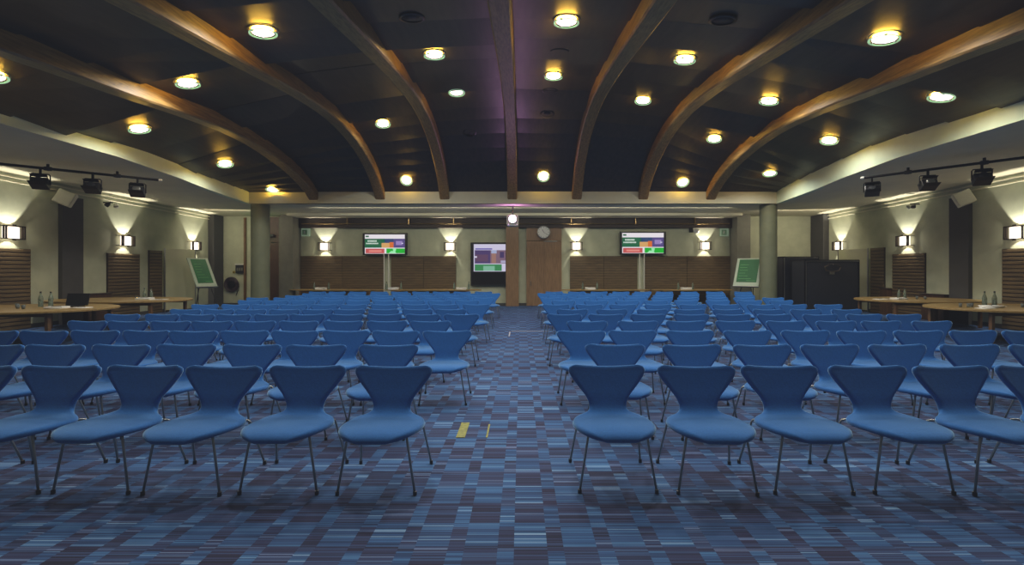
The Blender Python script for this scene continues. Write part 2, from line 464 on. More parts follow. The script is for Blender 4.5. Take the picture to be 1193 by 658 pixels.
ROWS=[
  (3.50,'L',[-1.02,-1.72,-2.41,-3.07,-3.72,-4.4]),
  (3.50,'R',[0.69,1.4,2.09,2.8,3.48,4.16]),
  (4.54,'L',[-1.37,-2.12,-2.8,-3.5,-4.16,-4.84,-5.48]),
  (4.54,'R',[0.98,1.77,2.52,3.23,3.92,4.67,5.38]),
  (5.63,'L',[-0.94,-1.6,-2.24,-2.89,-3.54,-4.18,-4.82,-5.46,-6.10,-6.74]),
  (5.63,'R',[0.75,1.43,2.17,2.9,3.64,4.35,5.08,5.8,6.48]),
  (6.73,'L',[-1.37,-2.03,-2.72,-3.38,-4.03,-4.68,-5.32,-5.96,-6.61]),
  (6.73,'R',[1.0,1.78,2.53,3.28,4.04,4.79,5.5,6.25]),
  (7.78,'L',[-1.04,-1.73,-2.4,-3.08,-3.73,-4.38,-5.03,-5.67,-6.32,-7.0]),
  (7.78,'R',[0.75,1.48,2.22,2.97,3.71,4.45,5.23,6.02,6.72]),
  (8.80,'L',[-1.38,-2.06,-2.71,-3.38,-4.02,-4.68,-5.34,-5.98,-6.62]),
  (8.80,'R',[1.0,1.79,2.59,3.33,4.1,4.89,5.62,6.42]),
  (10.05,'L',[-1.01,-1.7,-2.38,-3.07,-3.76,-4.43,-5.09,-5.76,-6.43,-7.11]),
  (10.05,'R',[0.8,1.53,2.29,3.08,3.87,4.62,5.38,6.12,6.9]),
  (11.40,'L',[-1.38,-2.06,-2.76,-3.45,-4.15,-4.84,-5.55,-6.22,-6.93]),
  (11.40,'R',[1.1,1.91,2.7,3.43,4.21,5.02,5.83,6.64]),
  (12.51,'L',[-1.04,-1.76,-2.46,-3.17,-3.86,-4.54,-5.22,-5.9,-6.61,-7.36]),
  (12.51,'R',[0.84,1.63,2.4,3.17,3.94,4.68,5.48,6.25,7.04]),
  (13.64,'L',[-1.35,-2.09,-2.81,-3.48,-4.16,-4.84,-5.5,-6.17,-6.87]),
  (13.64,'R',[1.12,2.0,2.77,3.53,4.31,5.1,5.93,6.82]),
  (14.82,'L',[-0.98,-1.73,-2.47,-3.21,-3.94,-4.68,-5.42,-6.16,-6.89]),
  (14.82,'R',[0.85,1.62,2.38,3.18,3.97,4.74,5.56,6.43,7.35]),
  (15.96,'L',[-1.34,-2.09,-2.84,-3.57,-4.31,-5.05,-5.8,-6.53,-7.24]),
  (15.96,'R',[1.19,1.98,2.78,3.54,4.31,5.1,5.98,6.87,7.88]),
]
ORD=['nearest','second from','third from','fourth from','fifth from','sixth from','seventh from','eighth from','ninth from','tenth from']
RN=['front','second','third','fourth','fifth','sixth','seventh','eighth','ninth','tenth','eleventh','rear']
rows_n={}
first=True
for ri,(y,side,xs) in enumerate(ROWS):
    row=RN[ri//2]
    for i,x in enumerate(xs):
        if first: o=chair; first=False
        else:
            o=chair.copy(); C.objects.link(o)
            for ch in list(chair.children):
                c=ch.copy(); C.objects.link(c); c.parent=o
                if ri<10:
                    for g in ch.children:
                        q=g.copy(); C.objects.link(q); q.parent=c
        o.location=(x+random.uniform(-.01,.01),y+random.uniform(-.02,.02),0)
        o.rotation_euler=(0,0,math.radians(random.uniform(-2.5,2.5)+(2.5 if side=='R' else -2.5)*(1 if ri<2 and i<2 else 0)*-1))
        o['label']=f"blue upholstered chair {ORD[i]} the aisle in the {row} row of the {'left' if side=='L' else 'right'} block"
        o['category']='chair'; o['group']='blue chairs set out in rows either side of the aisle'

# ---------------------------------------------------------------- downlights and ceiling speakers
def ptilt(x,y):
    e=.15; dzx=(zpan(y,x+e)-zpan(y,x-e))/(2*e); dzy=(zpan(min(y+e,16.2),x)-zpan(y-e,x))/(min(y+e,16.2)-y+e)
    return Vector((dzx,dzy,-1)).normalized()
dl=thing('downlight','','downlight')
MB().lathe([(.20,.004),(.232,.0),(.236,-.005),(.20,-.006)],n=32,cap=False).build('trim_ring',M['alu'],dl,smooth='all')
MB().lathe([(.160,.01),(.165,-.038)],n=28,cap=False).build('rim_glow',M['lensy'],dl,smooth='all')
MB().lathe([(.165,-.038),(.155,-.044),(.09,-.048),(.01,-.05)],n=28).build('diffuser',M['lensw'],dl,smooth='all')
for k in range(3):
    a=k*2*PI/3+.5; MB().box(-.018,.018,.16,.20,-.06,-.035,Matrix.Rotation(a,4,'Z')).build('clip',M['alu'],dl)
MB().lathe([(.182,-.052),(.214,-.054),(.214,-.061),(.182,-.060)],n=32,cap=False).build('glass_ring',M['ringg'],dl,smooth='all')
lab={0:'left, near front of the ceiling',}
COLN={-9:'far left bay beyond the outermost left beam',-7:'bay between the two leftmost beams',-4:'second bay left of the central beam',-2:'bay just left of the central beam',1:'bay just right of the central beam',3:'second bay right of the central beam',6:'bay between the two rightmost beams',8:'far right bay beyond the outermost right beam'}
def bay(x): return min(COLN,key=lambda k:abs(k-x))
byb={}
for x,y in LIGHTS: byb.setdefault(bay(x),[]).append(y)
for k in byb: byb[k].sort()
ON=['nearest','second','third','fourth']
for i,(x,y) in enumerate(LIGHTS):
    o=dl if i==0 else copy_tree(dl)
    # seated on the local board
    b=max(j for j in range(len(ds)-1) if ds[j]<=y)
    e=max(k for k in range(len(edges)-1) if edges[k]<=x)
    q=[Vector(p_) for p_ in STRIP[(e,b)]]
    f=(x-edges[e])/(edges[e+1]-edges[e]); t=(y-ds[b])/(ds[b+1]-ds[b])
    z=((1-f)*q[0].z+f*q[1].z)*(1-t)+((1-f)*q[3].z+f*q[2].z)*t
    n=(q[2]-q[0]).cross(q[3]-q[1]); n=(-n if n.z>0 else n).normalized()
    o.location=(x,y,z-.004)
    o.rotation_euler=Vector((0,0,-1)).rotation_difference(n).to_euler()
    ks=byb[bay(x)]; w=ON[ks.index(y)]
    if len(ks)>1 and y==ks[-1]: w='rearmost'
    tag(o,f'glowing round ceiling downlight, {w} one in the {COLN[bay(x)]}','downlight','round ceiling downlights')
    lq=Vector((x,y,z))+n*.085; near=y>15.5
    lamp('lamp','SPOT',lq-Vector((0,.25 if near else 0,.1 if near else 0)),50 if near else 215*(.6 if abs(x)>7.5 else 1),(1,.96,.88),spot_size=math.radians(125 if near else 160),spot_blend=.7,shadow_soft_size=.03,rot=(math.radians(-14) if near else 0,0,0))
SPK=[(-1.79,7.47,'left of the central beam, nearest the front'),(0.79,9.3,'right of the central beam, between two downlights'),(0.76,11.91,'right of the central beam, behind the second downlight'),(3.25,7.32,'second bay right of the central beam'),(-1.6,14.2,'left of the central beam, towards the rear'),(0.77,13.33,'right of the central beam, towards the rear')]
for x,y,l in SPK:
    z=zpan(y,x)-.03; n=ptilt(x,y)
    rt=thing('ceiling_speaker',f'dark round unlit ceiling speaker {l}','speaker',(0,0,0),'dark round ceiling speakers')
    MB().lathe([(.17,0),(.21,-.005),(.215,-.025),(.17,-.03)],n=28,cap=False).build('rim',M['black'],rt,smooth='all')
    MB().lathe([(.17,-.012),(.005,-.02)],n=28).build('grille',M['speakergrille'],rt,smooth='all')
    rt.location=(x,y,z); rt.rotation_euler=Vector((0,0,-1)).rotation_difference(n).to_euler()

# ---------------------------------------------------------------- wall sconces
sc=thing('wall_sconce','','wall light')
MB().box(-.10,.10,-.02,0,-.10,.10).build('back_plate',M['bronze'],sc,bevel=.005)
mb=MB(); r=.014
for yy in (-.20,):
    mb.box(-.26,.26,yy-r,yy+r,.155,.18).box(-.26,.26,yy-r,yy+r,-.18,-.155)
for x in (-.25,-.19,.19,.25): mb.box(x-r,x+r,-.20-r,-.20+r,-.17,.17)
for x in (-.25,.25):
    mb.box(x-r,x+r,-.2,0,.158,.176).box(x-r,x+r,-.2,0,-.176,-.158)
mb.box(-.04,.04,-.21,-.19,.18,.21).box(-.04,.04,-.21,-.19,-.21,-.18)
mb.build('cage',M['bronze'],sc)
MB().lathe([(.125,-.15),(.125,.15)],(0,0,0),24,Matrix.Translation((0,-.105,0))@Matrix.Diagonal((1.6,.62,1,1)),cap=False).build('glass_shade',M['sconcew'],sc,smooth=True)
for zz,rx,e in ((.10,PI-.22,190),(-.10,.22,90)):
    l=lamp('lamp','SPOT',(0,-.105,-zz),e,(1,.92,.80),parent=sc,spot_size=math.radians(66),spot_blend=.25,shadow_soft_size=.02,rot=(rx if zz<0 else PI-.22,0,0))
    l.rotation_euler=(PI,0,0) if zz>0 else (0,0,0)
lamp('lamp','POINT',(0,-.23,0),6,(1,.88,.72),parent=sc,shadow_soft_size=.012)
SC=[(-8.67,D,2.62,0,'on rear wall at far left, above left wood panelling'),(-3.13,D,2.62,0,'on rear wall left of the projection screen cabinet'),(2.44,D,2.64,0,'on rear wall just right of the wooden double door'),(8.12,D,2.65,0,'on rear wall at far right, above right wood panelling'),
    (XL,11.9,2.57,PI/2,'on left wall nearest the camera at photo edge'),(XL,15.36,2.57,PI/2,'on left wall, middle of three'),(XL,18.6,2.57,PI/2,'on left wall, farthest, above the chart'),
    (XR,11.9,2.57,-PI/2,'on right wall nearest the camera at photo edge'),(XR,15.4,2.57,-PI/2,'on right wall, middle of three'),(XR,18.6,2.57,-PI/2,'on right wall, farthest, above the black cases')]
for i,(x,y,z,rz,l) in enumerate(SC):
    o=sc if i==0 else copy_tree(sc)
    o.location=(x,y,z); o.rotation_euler=(0,0,rz)
    tag(o,f'lit square-caged wall light {l}','wall light','caged wall lights')

# ---------------------------------------------------------------- slatted wood panels
def slat_side(xw,sg,y0,y1,z1,label,n=20):
    rt=thing('slatted_panel',label,'wall panel',(xw,(y0+y1)/2,0),'ribbed wood wall panels')
    a,b=sorted((xw+sg*.001,xw+sg*.04))
    MB().box(a,b,y0,y1,0,z1).build('backing',M['slatback'],rt)
    mb=MB(); h=z1/n
    for k in range(n):
        a,b=sorted((xw+sg*.04,xw+sg*.062)); mb.box(a,b,y0+.01,y1-.01,k*h+.014,(k+1)*h-.014)
    mb.build('slats',M['slat'],rt,bevel=.008)
slat_side(XL,1,8.8,12.44,2.16,'wide ribbed brown wood panel on left wall at the photo edge')
slat_side(XL,1,14.75,16.0,2.14,'ribbed brown wood panel under the middle wall light on left wall')
slat_side(XL,1,16.4,17.0,2.30,'narrow ribbed wood panel beside the curved cream screen on left wall')
slat_side(XR,-1,9.0,12.35,2.16,'wide ribbed brown wood panel on right wall at the photo edge')
slat_side(XR,-1,14.7,16.0,2.14,'ribbed brown wood panel under the middle wall light on right wall')
slat_side(XR,-1,16.35,17.0,2.40,'narrow ribbed wood panel beside the curved cream screen on right wall')
def slat_back(x0,x1,label,n=20):
    rt=thing('slatted_panel',label,'wall panel',((x0+x1)/2,D,0),'ribbed wood wall panels')
    MB().box(x0,x1,D-.04,D-.001,0,2.2).build('backing',M['slatback'],rt)
    mb=MB(); h=2.2/n; xm=[x0,(x0+x1)/2-.01,(x0+x1)/2+.01,x1]
    for k in range(n):
        mb.box(xm[0],xm[1],D-.07,D-.04,k*h+.008,(k+1)*h-.008); mb.box(xm[2],xm[3],D-.07,D-.04,k*h+.008,(k+1)*h-.008)
    mb.build('slats',M['slat'],rt)
slat_back(-9.76,-6.05,'brown ribbed wood panelling on rear wall, left of left television poles')
slat_back(-5.75,-2.88,'brown ribbed wood panelling on rear wall, right of left television poles')
slat_back(2.17,5.15,'brown ribbed wood panelling on rear wall, left of right television poles')
slat_back(5.45,9.25,'brown ribbed wood panelling on rear wall, right of right television poles')
# low wood dados
for xw,sg,y0,y1,z,l in ((XL,1,13.9,14.7,.86,'low wooden cabinet panel on left wall beside the dark pilaster'),(XR,-1,13.86,14.65,.84,'low wooden cabinet panel on right wall beside the dark pilaster'),(XR,-1,16.02,16.33,.95,'low wooden panel between the ribbed panels on right wall')):
    rt=thing('low_cabinet',l,'cabinet',(xw,(y0+y1)/2,0))
    a,b=sorted((xw+sg*.001,xw+sg*.22)); MB().box(a,b,y0,y1,0,z-.03).build('body',M['doord'],rt)
    a,b=sorted((xw+sg*.001,xw+sg*.25)); MB().box(a,b,y0-.02,y1+.02,z-.03,z).build('top',M['slatback'],rt,bevel=.005)
# curved cream screens on the side walls
for xw,sg,nm in ((XL,1,'left'),(XR,-1,'right')):
    rt=thing('curved_screen',f'curved glossy cream room screen standing along the {nm} wall behind the refreshment table','screen',(xw+sg*.3,17.8,0))
    vs=[];fs=[];n=14
    pts=[(xw+sg*(.10+.36*math.sin(PI*.62*k/n)),17.05+1.12*(k/n)) for k in range(n+1)]
    for q in pts: vs+= [(q[0],q[1],.08),(q[0],q[1],2.38)]
    for q in pts: vs+= [(q[0]-sg*.03,q[1]+.01,.08),(q[0]-sg*.03,q[1]+.01,2.38)]
    m_=2*(n+1)
    for k in range(n): fs+= [(2*k,2*k+2,2*k+3,2*k+1),(m_+2*k,m_+2*k+1,m_+2*k+3,m_+2*k+2),(2*k+1,2*k+3,m_+2*k+3,m_+2*k+1),(2*k,m_+2*k,m_+2*k+2,2*k+2)]
    fs+=[(0,1,m_+1,m_),(2*n,m_+2*n,m_+2*n+1,2*n+1)]
    MB().add(vs,fs).build('panel',M['shield'],rt,smooth=True)
    mb=MB()
    for k in (0,n): mb.tube([(pts[k][0],pts[k][1],0),(pts[k][0],pts[k][1],2.4)],.025)
    mb.build('post',M['alu'],rt,smooth=True)

# ---------------------------------------------------------------- tables and what stands on them
def ellipse(cx,cy,a,b,n=48,p=2.0): 
    return [(cx+a*math.copysign(abs(math.cos(t))**(2/p),math.cos(t)),cy+b*math.copysign(abs(math.sin(t))**(2/p),math.sin(t))) for t in [2*PI*k/n for k in range(n)]]
def table(cx,cy,a,b,label,group,H=.75):
    rt=thing('refreshment_table',label,'table',(cx,cy,0),group)
    MB().prism(ellipse(cx,cy,a,b),H-.045,H).build('table_top',M['oak'],rt,bevel=.008)
    for sx in (-1,1):
        for sy in (-1,1):
            x=cx+sx*a*.72; y=cy+sy*b*.55
            MB().box(x-.035,x+.035,y-.035,y+.035,0,H-.045).build('leg',M['oakleg'],rt,bevel=.004)
    mb=MB()
    for sy in (-1,1): mb.box(cx-a*.72,cx+a*.72,cy+sy*b*.55-.012,cy+sy*b*.55+.012,H-.13,H-.045)
    mb.build('apron',M['oakleg'],rt)
table(-11.2,10.1,2.0,1.3,'large oval oak table by left wall nearest the camera','oval oak side tables')
table(-11.45,13.02,1.9,1.15,'oval oak table by left wall in front of the ribbed panels','oval oak side tables')
table(11.2,10.3,1.78,1.3,'large oval oak table by right wall nearest the camera','oval oak side tables')
table(11.4,13.1,1.6,1.2,'oval oak table by right wall beside the black cases','oval oak side tables')
G='long oval oak tables against rear wall'
table(-7.9,19.55,2.05,.42,'long oval oak table under ribbed panelling, far left of rear wall',G)
table(-3.75,19.55,2.05,.42,'long oval oak table in front of rear wall left of the projection screen',G)
table(3.65,19.55,1.9,.42,'long oval oak table against rear wall just right of the double door',G)
table(7.35,19.55,1.75,.42,'long oval oak table under right rear panelling, at far right',G)

bt=thing('water_bottle','','bottle')
MB().lathe([(.036,0),(.04,.01),(.04,.17),(.03,.21),(.015,.25),(.014,.29),(.012,.29)],n=14).build('glass_body',M['bottle'],bt,smooth='all')
MB().lathe([(.016,.285),(.016,.31),(.012,.312)],n=12).build('cap',M['black'],bt,smooth='all')
fb=[True]
def bottle(x,y,l,z=.75,s=1):
    o=bt if fb[0] else copy_tree(bt); fb[0]=False
    o.location=(x,y,z); o.scale=(s,s,s); tag(o,l,'bottle','glass water bottles on tables')
gl=None
def tumbler(x,y,l,z=.75):
    global gl
    if gl is None:
        o=gl=MB().lathe([(.028,0),(.034,.09),(.031,.09),(.026,.006),(.005,.006)],n=14).build('tumbler',M['glass'],smooth='all')
    else: o=gl.copy(); C.objects.link(o)
    o.location=(x,y,z); tag(o,l,'glass','upturned tumblers on tables')
def paper(x,y,l,w=.3,d=.21,h=.03,rz=.2,z=.75):
    rt=thing('notepad_stack',l,'notepads',(0,0,0),'white notepad stacks on tables')
    mb=MB(); k=max(2,int(h/.012))
    for i in range(k):
        a=random.uniform(-.15,.15); mb.box(-w/2,w/2,-d/2,d/2,i*h/k+.0005,(i+1)*h/k,Matrix.Rotation(a,4,'Z'))
    mb.build('sheets',M['paper'],rt)
    MB().tube([(-.1,-.02,h+.005),(.06,.03,h+.005)],.005,6).build('pen',M['black'],rt)
    rt.location=(x,y,z); rt.rotation_euler=(0,0,rz)
TL='oval table by left wall nearest the camera'
bottle(-10.98,10.4,'left green-tinted water bottle beside the laptop on '+TL,s=1.12)
bottle(-10.75,10.4,'right green-tinted water bottle beside the laptop on '+TL,s=1.12)
for i,(x,y) in enumerate(((-11.3,10.2),(-10.95,9.9),(-10.72,9.8))): tumbler(x,y,'clear upturned tumbler near the laptop, '+['leftmost of three','middle of three','rightmost of three'][i])
paper(-10.2,10.0,'white notepads right of the tumblers on '+TL,.34,.24,.04)
paper(-9.75,10.1,'flat white papers beside the laptop on '+TL,.32,.22,.015,-.2)
lp=thing('laptop','open black laptop on the oval table by the left wall','laptop',(0,0,0))
MB().box(-.2,.2,-.14,.14,.001,.022).build('base',M['black'],lp,bevel=.004)
MB().box(-.26,.26,-.01,.01,0,.28,Matrix.Translation((0,.15,.02))@Matrix.Rotation(-.2,4,'X')).build('lid',M['black'],lp,bevel=.004)
lp.location=(-10.35,10.45,.75)
bottle(-11.05,13.35,'left water bottle on the second oval table by left wall')
bottle(-10.85,13.35,'right water bottle on the second oval table by left wall')
paper(-10.75,13.0,'white notepads beside bottles on second left oval table',.36,.26,.05)
paper(-10.25,12.9,'flat white papers at right of second left oval table',.36,.22,.012)
tumbler(-10.98,13.0,'clear tumbler in front of bottles on second left oval table')
TR='oval table by right wall nearest the camera'
bottle(10.75,10.55,'left water bottle on '+TR,s=1.12)
bottle(10.98,10.55,'right water bottle on '+TR,s=1.12)
for i,(x,y) in enumerate(((9.95,10.3),(10.08,10.25),(10.25,10.35),(11.25,10.2))): tumbler(x,y,'clear upturned tumbler on right near table, '+['first','second','third','last'][i]+' from its left tip')
paper(10.5,10.15,'white notepads in front of bottles on '+TR,.36,.26,.05)
paper(10.15,9.95,'flat white papers near tip of '+TR,.34,.2,.012)
bottle(11.05,13.3,'left water bottle on the far oval table by right wall')
bottle(11.22,13.3,'right water bottle on the far oval table by right wall')
paper(10.8,13.0,'white notepads beside bottles on far right oval table',.34,.24,.045)
paper(10.3,13.0,'flat white papers at left of far right oval table',.4,.22,.012)
for i,(x,y) in enumerate(((11.4,13.1),(11.55,13.0))): tumbler(x,y,'clear tumbler right of bottles on far right oval table, '+['nearer the bottles','farther from bottles'][i])
for x,l in ((-8.55,'left end rear table'),(-5.45,'rear table below left television'),(-2.55,'rear table beside projection screen'),(2.95,'rear table right of the door'),(7.05,'rear table at far right')):
    paper(x,19.45,'white notepads between bottles on '+l,.42,.24,.09,0)
    bottle(x-.31,19.5,'water bottle left of notepads on '+l,s=1.1)
    bottle(x+.31,19.5,'water bottle right of notepads on '+l,s=1.1)

# ---------------------------------------------------------------- televisions
E_={}
def em(c,s=1.0,k=None):
    key=(c,s)
    if key not in E_:
        m=mat('screen_%d_%d_%d'%c,(.01,.01,.01,1),.3,emit=srgb(*c),es=s,noise=.05,scale=20)
        E_[key]=m
    return E_[key]
def tv(x0,x1,z0,z1,label,px):
    y=20.0
    rt=thing('television',label,'television',((x0+x1)/2,y,0),'televisions on poles against rear wall')
    MB().box(x0,x1,y-.04,y+.05,z0,z1).build('casing',M['black'],rt,bevel=.012)
    a=x0+.10;b=x1-.10;c=z0+.06;d=z1-.06
    W=b-a;Hh=d-c; Y=y-.043
    s=MB().box(a,b,Y,Y+.005,c,d).build('screen',em((232,226,232),.9),rt)
    def r(u0,u1,v0,v1,col,dy=.004,st=.9,nm='picture_block'):
        MB().box(a+u0*W,a+u1*W,Y-dy,Y+.001,c+v0*Hh,c+v1*Hh).build(nm,em(col,st),s)
    r(0,.5,.31,.78,(24,98,66)); r(.42,.72,.31,.56,(214,164,104),.006); r(.45,.72,.56,.78,(40,66,110)); r(.72,1,.31,.78,(84,72,130))
    r(.62,.72,.31,.6,(214,110,50),.008); r(.78,.94,.45,.66,(150,130,190),.006)
    r(.02,.49,.02,.26,(196,84,84)); r(.10,.42,.09,.18,(226,140,130),.006)
    r(.54,1,.02,.27,(24,176,50)); 
    MB().prism([(0,0),(.34,0),(.24,.10),(.1,.10)],0,.002,Matrix.Translation((a+.6*W,Y-.006,c+.02*Hh))@Matrix.Rotation(PI/2,4,'X')).build('picture_block',em((150,225,170)),s)
    MB().prism([(0,.0),(.08,.0),(.12,.16),(-.04,.16)],0,.002,Matrix.Translation((a+.72*W,Y-.007,c+.07*Hh))@Matrix.Rotation(PI/2,4,'X')).build('picture_block',em((150,225,170)),s)
    # illegible white heading, two lines, and the dark mark in the corner
    for u in range(9): r(.07+u*.026,.087+u*.026,.62,.70,(225,240,230),.006,.9,'lettering')
    for u in range(12): r(.03+u*.026,.048+u*.026,.50,.565,(225,240,230),.006,.9,'lettering')
    r(.02,.10,.86,.94,(26,96,66),.005,.9,'lettering')
    r(.92,.96,.52,.56,(230,230,240),.007,.9,'lettering')
    # twin poles
    for dx in (-.10,.10):
        xx=px+dx
        MB().tube([(xx,19.93,0),(xx,19.93,z0+.02)],.02,10).build('pole',M['poleglow'],rt,smooth=True)
    MB().box(px-.3,px+.3,19.85,20.12,0,.03).build('foot_plate',M['black'],rt)
tv(-6.95,-5.0,2.24,3.20,'left wall television with black frame showing a colourful web page',-5.90)
tv(4.34,6.36,2.26,3.27,'right wall television with black frame showing a colourful web page',5.30)
# projection cabinet
rt=thing('projection_screen','dark framed rear projection screen showing a web page, left of the door','screen',(-1.45,20.1,0))
x0,x1=-2.22,-.66
MB().box(x0,x1,20.04,20.19,.90,2.80).build('frame',M['black'],rt,bevel=.01)
a,b,c,d=-2.08,-.68,1.52,2.72; W=b-a;Hh=d-c;Y=20.03
s=MB().box(a,b,Y,Y+.011,c,d).build('screen',em((205,200,225),.9),rt)
def r(u0,u1,v0,v1,col,dy=.004,nm='picture_block'): MB().box(a+u0*W,a+u1*W,Y-dy,Y+.002,c+v0*Hh,c+v1*Hh).build(nm,em(col,.8),s)
r(.03,.52,.29,.78,(78,62,110)); r(.05,.45,.36,.62,(98,70,100),.006); r(.52,1,.29,.78,(128,100,120)); r(.56,.7,.30,.66,(160,120,110),.006); r(.82,.95,.5,.72,(70,56,100),.006)
r(.55,.72,.66,.78,(170,180,215),.007); r(.03,.88,.02,.26,(60,140,84)); r(.3,.66,.02,.20,(130,190,160),.006); r(.05,.58,.80,.85,(110,100,180),.005,'lettering'); r(.03,.1,.5,.56,(220,215,235),.008); r(.85,1,.31,.4,(180,175,205),.008)
MB().box(x0+.06,x1-.06,20.035,20.05,.96,1.48).build('lower_panel',M['blackmetal'],rt)

# ---------------------------------------------------------------- clock, signs, small wall fittings
rt=thing('wall_clock','round wall clock with silver rim above the wooden double door','clock',(.99,19.95,3.24))
Rx=Matrix.Translation((.99,19.92,3.24))@Matrix.Rotation(PI/2,4,'X')
MB().lathe([(.29,-.04),(.29,.03),(.26,.045),(.255,.02)],n=32,mx=Rx,cap=False).build('rim',M['alu'],rt,smooth=True)
MB().lathe([(.26,-.03),(.26,.015)],n=32,mx=Rx).build('face',M['white'],rt)
mb=MB()
for k in range(12): mb.box(-.008,.008,.20,.235,.015,.02,Rx@Matrix.Rotation(k*PI/6,4,'Z'))
mb.build('hour_marks',M['black'],rt)
MB().box(-.01,.01,-.02,.14,.02,.025,Rx@Matrix.Rotation(.5,4,'Z')).build('hour_hand',M['black'],rt)
MB().box(-.007,.007,-.02,.20,.026,.03,Rx@Matrix.Rotation(-2.2,4,'Z')).build('minute_hand',M['black'],rt)
def runner(x,y,z,s,parent,mt,flip=1):
    # running figure and door of an escape sign, facing -Y
    mx=Matrix.Translation((x,y,z))@Matrix.Rotation(PI/2,4,'X')@Matrix.Diagonal((flip*s,s,1,1))
    mb=MB(); mb.lathe([(.07,0),(.07,.004)],(0,.32,0),10,mx)
    for poly in ([(-.06,.22),(.08,.24),(.06,-.02),(-.06,-.02)],[(.05,.0),(.2,-.12),(.16,-.36),(.1,-.35),(.12,-.14),(-.02,-.04)],[(-.05,.02),(-.12,-.2),(-.34,-.26),(-.33,-.33),(-.06,-.25),(.03,0)],[(.06,.22),(.24,.08),(.21,.03),(.05,.13)],[(-.04,.22),(-.22,.18),(-.26,.02),(-.2,.02),(-.16,.13),(-.04,.12)]): mb.prism(poly,0,.004,mx)
    mb.build('pictogram',mt,parent)
for x,l,f in ((-9.53,'small green and white escape sign at left end of rear wall',1),(9.0,'small green and white escape sign at right end of rear wall',-1)):
    rt=thing('escape_sign',l,'sign',(x,20.1,3.25))
    MB().box(x-.18,x+.18,20.1,20.199,3.08,3.42).build('plate',M['exitw'],rt,bevel=.005)
    MB().box(x-.14,x+.08,20.095,20.10,3.13,3.36).build('green_field',mat('sign_green',srgb(110,160,118),.5,noise=.1),rt)
    runner(x-.03,20.094,3.24,.22,rt,M['white'],f)
rt=thing('exit_sign','glowing green illuminated exit sign beside the left round column','sign',(-11.3,19.9,3.1))
MB().box(-11.5,-11.05,19.92,20.0,3.0,3.2).build('case',M['white'],rt,bevel=.005)
MB().box(-11.48,-11.07,19.91,19.92,3.02,3.18).build('light_panel',M['exitg'],rt)
runner(-11.2,19.909,3.1,.17,rt,M['exitw'])
MB().box(-11.05,-10.85,19.93,19.99,3.05,3.15).build('bracket',M['black'],rt)
lamp('lamp','POINT',(-11.28,19.75,3.1),1.5,(.2,1,.3),shadow_soft_size=.1)
rt=thing('security_camera','white dome camera on rear wall above the rightmost caged light','camera',(7.6,20.1,3.35))
MB().box(7.45,7.62,20.12,20.199,3.25,3.45).build('bracket',M['speakergrille'],rt,bevel=.01)
MB().lathe([(.05,.1),(.11,.08),(.12,0),(.09,-.08),(.03,-.11)],(7.72,20.02,3.3),18).build('dome',M['white'],rt,smooth='all')
rt=thing('light_switch','small dark switch plate on the cream strip right of the left rear door','switch',(-10.45,20.19,1.48))
MB().box(-10.52,-10.40,20.17,20.199,1.42,1.54).build('plate',M['black'],rt,bevel=.004); MB().box(-10.48,-10.44,20.16,20.17,1.46,1.50).build('rocker',M['grey'],rt)
rt=thing('control_panel','dark wall control panel with light top left of the round column','control panel',(-12.45,20.1,1.6))
MB().box(-12.62,-12.28,20.1,20.199,1.44,1.80).build('case',M['black'],rt,bevel=.005)
MB().box(-12.64,-12.26,20.08,20.199,1.81,1.86).build('lid',M['white'],rt); 
mb=MB()
for k in range(3): mb.box(-12.56+k*.1,-12.50+k*.1,20.09,20.1,1.55,1.68)
mb.build('buttons',M['grey'],rt)
rt=thing('call_point','tiny yellow square wall sign left of the dark control panel','sign',(-12.75,20.19,1.5))
MB().box(-12.80,-12.69,20.18,20.199,1.43,1.54).build('plate',M['yellow'],rt,bevel=.003); MB().box(-12.77,-12.72,20.17,20.18,1.46,1.51).build('mark',M['black'],rt)
# hose reel
rt=thing('hose_reel','dark round wall hose reel on rear wall between the left chart and column','hose reel',(-12.8,20.1,.95))
mx=Matrix.Translation((-12.8,20.14,.95))@Matrix.Rotation(PI/2,4,'X')
pts=[];
for k in range(150):
    a=k*2*PI/25; r_=.17+.0+.028*(k/25); pts.append((r_*math.cos(a),r_*math.sin(a),.03+.01*math.sin(k)))
MB().tube(pts,.016,6,mx).build('hose',M['red'],rt,smooth=True)
MB().lathe([(.16,-.06),(.16,.05),(.05,.07)],n=20,mx=mx).build('hub',M['blackmetal'],rt,smooth=True)
MB().tube([(.3,.0,.03),(.28,-.3,.03),(.2,-.5,.03)],.016,6,mx).build('nozzle',M['black'],rt,smooth=True)

